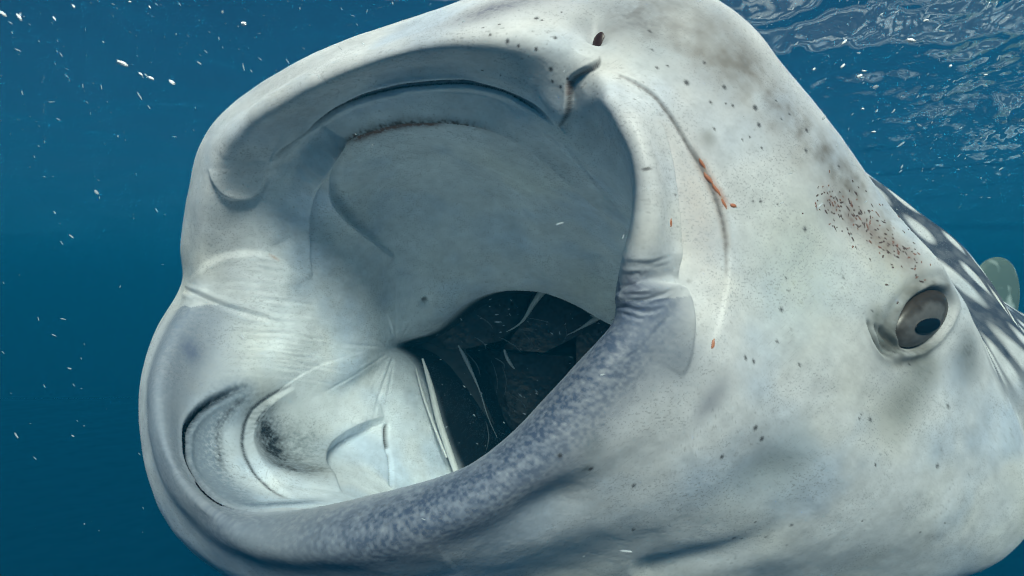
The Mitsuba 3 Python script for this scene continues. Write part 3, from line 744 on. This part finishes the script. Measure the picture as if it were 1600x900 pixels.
ORANGE = [(1097,256,20,7,-62,'topmost orange copepod on the edge of the groove beside the mouth corner'),
          (1107,279,24,8,-55,'long orange copepod second from the top of the row beside the mouth groove'),
          (1119,297,24,7,-58,'orange copepod third from the top of the row beside the mouth groove'),
          (1131,318,18,7,-65,'orange copepod at the lower end of the row beside the mouth groove'),
          (1146,321,13,9,-20,'roundish orange copepod just right of the row beside the mouth groove'),
          (1048,348,13,8,80,'orange copepod alone on the inner lip fold right of the mouth'),
          (1114,537,16,8,65,'orange copepod alone on the cheek below the mouth corner')]
for k, (a, b, L, W, ang, text) in enumerate(ORANGE):
    key = 'copepod' + (f'_{k:03d}' if k else '')
    scene[key] = mikit.ply(copepod(a, b, L, W, ang), 'copepod_orange_mat', smooth=True)
    tag(key, text, 'copepod', 'orange copepods on the whale shark')
num = len(ORANGE)
while num < 190:
    t = cl.uniform()
    cx, cy = 1275 + 165 * t, 300 + 108 * t ** 1.15
    a, b = cx + cl.normal() * 20, cy + cl.normal() * (17 + 8 * t) + 4
    if t < 0.1 and cl.uniform() < .5: continue
    key = f'copepod_{num:03d}'
    scene[key] = mikit.ply(copepod(a, b, np.clip(np.exp(cl.normal(1.72, .45)), 3, 12), cl.uniform(2.6, 4.6), cl.normal(-25, 40)), 'copepod_rust_mat' if cl.uniform() < .3 else 'copepod_dark_mat', smooth=True)
    tag(key, 'tiny dark brown copepod in the dense cluster on the snout above the eye', 'copepod', 'dark copepods clustered above the eye')
    num += 1

# ------------------------------------------------------------------ what drifts in the water
scene['speck_mat'] = {'type': 'principled', 'base_color': {'type': 'rgb', 'value': [.80, .82, .84]}, 'roughness': 0.4}
scene['haze_speck_mat'] = {'type': 'blendbsdf', 'weight': 0.38, 'a': {'type': 'null'}, 'b': {'type': 'twosided', 'bsdf': {'type': 'diffuse', 'reflectance': {'type': 'rgb', 'value': [.62, .68, .72]}}}}
BITS = [(381,37,9,9,0,'roundest'),(191,99,20,9,-25,''),(220,116,9,5,-40,''),(236,122,12,6,-30,''),(269,129,12,7,-40,''),(115,10,7,4,-50,''),(85,29,9,4,-60,''),(30,27,14,6,-50,''),(5,22,14,7,-40,''),(203,3,5,4,0,''),(234,11,6,3,-60,''),
        (1423,63,16,8,-10,''),(1319,66,12,5,40,''),(1317,103,10,5,45,''),(1343,119,10,7,25,''),(1350,111,8,4,-10,''),(1348,170,5,4,0,''),(1365,206,8,4,0,''),(1485,103,6,5,45,''),(1540,117,7,4,10,''),(1272,108,6,4,40,''),(1447,32,10,5,10,'')]
FLECK_LABELS = [
    'round white fleck above the upper lip, nearest to the top middle of the left water', 'largest slanted white fleck, head of the string of flecks left of the upper lip',
    'second white fleck of the slanted string left of the upper lip', 'third white fleck of the slanted string left of the upper lip',
    'last and lowest white fleck of the slanted string left of the upper lip', 'white fleck by the top edge of the picture, third from the left corner',
    'small steep white fleck under the top edge, between the left corner and the slanted string', 'long white fleck close to the top left corner, right of its neighbour at the edge',
    'white fleck cut by the left edge of the picture near the top corner', 'small roundish white fleck at the very top edge, left of the round one',
    'tiny steep white fleck at the top edge between two larger flecks', 'largest white fleck right of the snout, high under the rippled surface',
    'white fleck upper of a pair halfway between the snout and the largest fleck', 'small white fleck lower of a pair, left below the largest fleck',
    'white fleck lowest of the three close together beside the slope of the snout', 'thin white fleck just above the lowest of the three beside the slope of the snout',
    'tiny white fleck alone below the group beside the slope of the snout', 'white fleck lowest on the right, where the rippled surface ends',
    'small slanted white fleck in the middle of the rippled surface at the right', 'white fleck nearest to the right edge of the picture',
    'white fleck nearest to the edge of the snout at upper right', 'white fleck just right above the largest fleck of the right side']
cl = np.random.default_rng(5)


def speck(p, L, W, ang, lump=0.25, sub=1):
    m = trimesh.creation.icosphere(sub)
    v = np.array(m.vertices) * (1 + lump * (cl.uniform(size=(len(m.vertices), 1)) - 0.5) * 2)
    v *= [L, W, W]
    ca, sa = math.cos(math.radians(ang)), math.sin(math.radians(ang))
    M = np.array([[ca, 0, -sa], [0, 1, 0], [sa, 0, ca]])
    return np.asarray(p) + v @ M.T, m.faces


for k, (a, b, L, W, ang, text) in enumerate(BITS):
    d = cl.uniform(1.3, 2.2)
    key = 'plankton_fleck' + (f'_{k:03d}' if k else '')
    scene[key] = mikit.ply(speck(unproject(a, b, d), L * d / FPX / 2 * .9, W * d / FPX / 2 * .75, ang, sub=2), 'speck_mat', smooth=True)
    tag(key, FLECK_LABELS[k], 'plankton', 'white flecks drifting ' + ('left of the mouth' if a < 700 else 'right of the snout'))
vs, fs, at = [], [], 0
for k in range(1500):
    d = cl.uniform(0.7, 4.5)
    a, b = cl.uniform(-100, 1700), cl.uniform(-60, 960)
    if cl.uniform() < .45: a, b = cl.uniform(1150, 1700), cl.uniform(-60, 330)
    elif cl.uniform() < .3: a, b = cl.uniform(-50, 760), cl.uniform(-60, 230)
    p = unproject(a, b, d)
    if 0.9 < d < 3.2 and -0.9 < p[0] < 1.6 and p[2] < 0.4 and not (a < 215): continue
    r = min(np.exp(cl.normal(-7.35, 0.5)), 0.0022) * (0.6 + 0.4 * d)
    v, f = speck(p, r * cl.uniform(1.2, 5.0), r, cl.normal(-50 if a < 700 else 35, 25))
    vs.append(v); fs.append(f + at); at += len(v)
for k in range(150):                                     # inside the mouth and in front of the black pads
    a, b = cl.uniform(640, 960), cl.uniform(455, 740)
    d = cl.uniform(1.9, 2.36)
    r = np.exp(cl.normal(-7.1, 0.5))
    v, f = speck(unproject(a, b, d), r * cl.uniform(1, 3.5), r * .8, cl.normal(-15, 25))
    vs.append(v); fs.append(f + at); at += len(v)
scene['plankton'] = mikit.ply((np.vstack(vs), np.vstack(fs)), 'haze_speck_mat', smooth=True)
tag('plankton', 'fine white plankton drifting everywhere in the water', 'plankton', kind='stuff')
print('verts', len(P0), 'faces', len(F))
